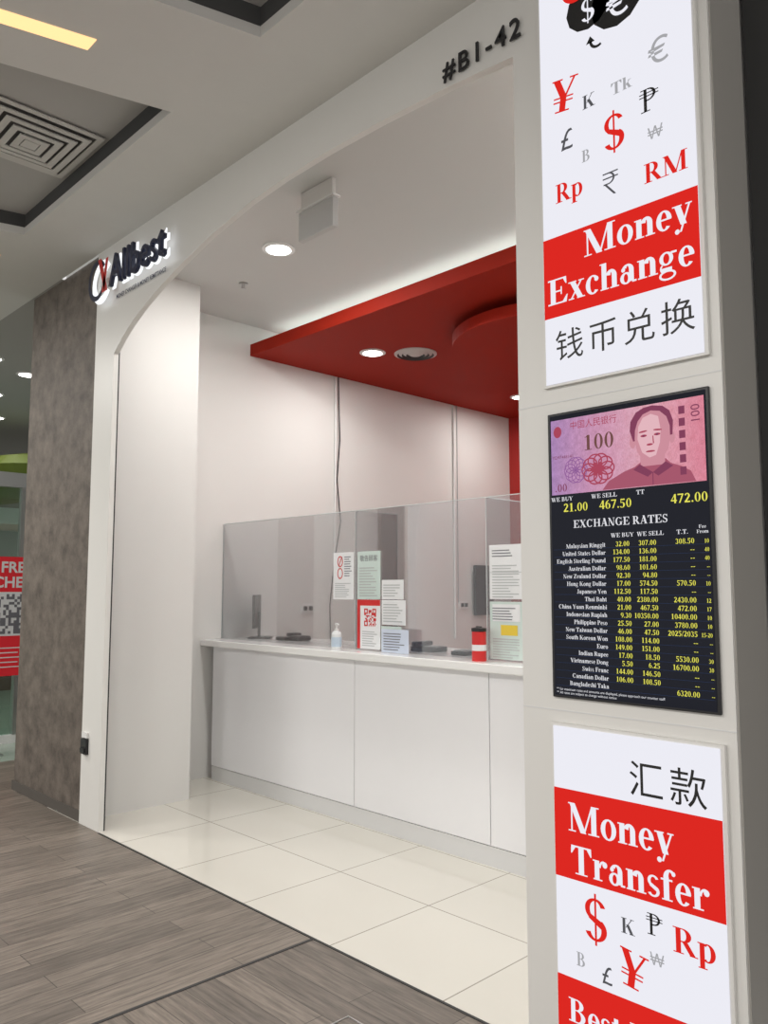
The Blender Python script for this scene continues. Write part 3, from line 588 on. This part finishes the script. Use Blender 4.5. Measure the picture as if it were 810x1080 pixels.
# ============================================================ far left mall
vs=empty('voucher_sign_stand',(-8.1,.35,0))
M_vred=mat('m_voucher_red',(.62,.02,.03),.4,em=.15)
def yrect(n,y0,y1,z0,z1,m,par,x): return meshobj(n,[(x,y0,z0),(x,y1,z0),(x,y1,z1),(x,y0,z1)],[(0,1,2,3)],m,par)
box('board',-8.12,-8.10,-.25,.70,.72,1.86,M_vred,vs); yrect('paper',-.2,.64,1.10,1.52,M_paper,vs,-8.098)
t=txt('free','FREE\nVOUCHER',.63,1.80,.145,M_paper,vs,0,'RIGHT',bold=.004,rot=(math.pi/2,0,math.pi/2)); t.location=(-8.095,.66,1.71)
P=[];n=15;s=.38;c=s/n
for i in range(n):
    for j in range(n):
        if ((i in(0,3) or j in(0,3)) and i<4 and j<4) or ((i in (n-1,n-4) or j in(0,3)) and i>n-5 and j<4) or random.random()<.5 and not(i<4 and j<4): P.append((.22+i*c,1.12+j*c))
V=[];F=[]
for (u,v) in P:
    k=len(V); V+=[(-8.096,u,v),(-8.096,u+c,v),(-8.096,u+c,v+c),(-8.096,u,v+c)]; F.append((k,k+1,k+2,k+3))
meshobj('qr_code',V,F,M_ink,vs)
V=[];F=[]
for r in range(5):
    z=.98-.045*r; k=len(V); u0=.25; u1=.60; V+=[(-8.096,u0,z),(-8.096,u1-.05*(r%2),z),(-8.096,u1-.05*(r%2),z+.010),(-8.096,u0,z+.010)]; F.append((k,k+1,k+2,k+3))
meshobj('fine_print',V,F,M_paper,vs)
box('post',-8.16,-8.12,.15,.25,0,1.7,M_steel,vs); box('foot',-8.35,-7.95,0,.4,0,.02,M_steel,vs)
gw=empty('window_1',(-8.6,2,1.3))
box('glass_pane',-8.62,-8.6,-1,3.5,.08,2.6,glass('m_far_glass',(.80,.92,.86),.5,.10),gw); box('sill',-8.65,-8.57,-1,3.5,0,.08,M_white,gw); box('head',-8.65,-8.57,-1,3.5,2.6,2.75,M_grey,gw); box('mullion',-8.65,-8.57,.70,.76,.08,2.6,M_steel,gw)
box('wall_far',-18.1,-18,-7,8,0,H,mat('m_far_wall',(.25,.23,.20),.7,noise=.3,nscale=1))
M_or=mat('m_orange',(.75,.2,.05),.5,em=.3); M_lime=mat('m_lime',(.10,.13,.015),.6); M_brown=mat('m_brown',(.07,.03,.015),.8)
kk=empty('mall_kiosk',(-14,3,0))
box('base',-14.5,-13,1.2,4.5,0,1.05,M_brown,kk); box('counter',-14.6,-12.9,1.1,4.6,1.05,1.12,M_white,kk); box('orange_panel',-14.6,-14.5,1.2,4.5,1.12,1.9,M_or,kk); box('back_panel',-14.6,-14.5,1.2,4.5,1.9,2.55,M_grey,kk); box('fascia',-14.6,-12.9,1.1,4.6,2.55,2.8,M_white,kk)
box('post_a',-13.1,-12.95,1.25,1.4,1.12,2.55,M_white,kk); box('post_b',-13.1,-12.95,4.3,4.45,1.12,2.55,M_white,kk); box('display',-13.6,-13.1,2.0,3.6,1.12,1.5,M_lime,kk)
tr=empty('decorative_tree',(-12.2,2.0,0))
lathe('trunk',[(.16,0),(.13,.6),(.10,1.6),(.13,2.6),(.2,3.1),(.34,3.5)],-12.2,2.25,M_brown,tr,20)
for i,(dx,dyy,dz,r) in enumerate(((0,-.9,2.95,.8),(.5,-.2,3.25,.7),(-.6,.3,3.2,.75),(.2,.7,3.1,.6))):
    lathe('canopy_%d'%i,[(r*.3,dz-.22),(r*.8,dz-.14),(r,dz),(r*.8,dz+.14),(r*.3,dz+.22)],-12.2+dx,2.2+dyy,M_lime,tr,24)
for (x,y) in ((-9.0,.85),(-8.6,.35),(-10.2,.9),(-11.6,1.4),(-13.5,1.6),(-10.8,1.8),(-9.6,1.5)): downlight(x,y,H,.09)
# floor trap corner
ft=boxes('floor_access_cover',[(-2.30,-1.6,-.33,-.325,0,.003),(-2.30,-2.295,-1.0,-.33,0,.003),(-2.29,-1.6,-1.0,-.335,0,.001,1)],[M_steel,M_woodB],origin=(0,0,0))
boxes('trim_floor_threshold',[(-5.05,-1.735,-.012,.0,0,.003),(-2.9,-2.885,-6,-.012,0,.002)],[M_dark])
# ============================================================ lighting
w=bpy.data.worlds.new('World'); sc.world=w; w.use_nodes=True
w.node_tree.nodes['Background'].inputs[0].default_value=(1,.985,.96,1); w.node_tree.nodes['Background'].inputs[1].default_value=.82
for i,(x,y) in enumerate(((-6,-4.2),(-2.5,-4.2),(1.2,-4.2),(-8,-2.0))):
    e=empty('corridor_fill_light',(x,y,H))  # added panel lights, out of view, to brighten the corridor
    box('frame',x-.62,x+.62,y-.32,y+.32,H-.03,H-.001,M_white,e); 
    l=bpy.data.lights.new('lamp','AREA'); l.shape='RECTANGLE'; l.size=1.2; l.size_y=.6; l.energy=108; l.color=(1,.97,.93)
    o=bpy.data.objects.new('lamp',l); o.location=(x,y,H-.035); link(o,e)
l=bpy.data.lights.new('far_fill','AREA'); l.size=2; l.energy=40; o=bpy.data.objects.new('far_fill_light',l); o.location=(-10.5,.5,3.85); link(o)  # added area light without a fixture, sets the far mall's brightness
# ============================================================ camera
f=845; th=math.radians(5.48); yaw=math.radians(44.2)
Hh=Vector((-math.cos(yaw),math.sin(yaw),0))
Fd=Hh*math.cos(th)+Vector((0,0,math.sin(th)))
cam=bpy.data.cameras.new('camera'); cam.sensor_fit='VERTICAL'; cam.sensor_height=36; cam.lens=f/1080*36; cam.clip_start=.02
co_=bpy.data.objects.new('camera',cam); co_.location=(0,-2.38,1.55); co_.rotation_euler=Fd.to_track_quat('-Z','Y').to_euler()
COL.objects.link(co_); sc.camera=co_
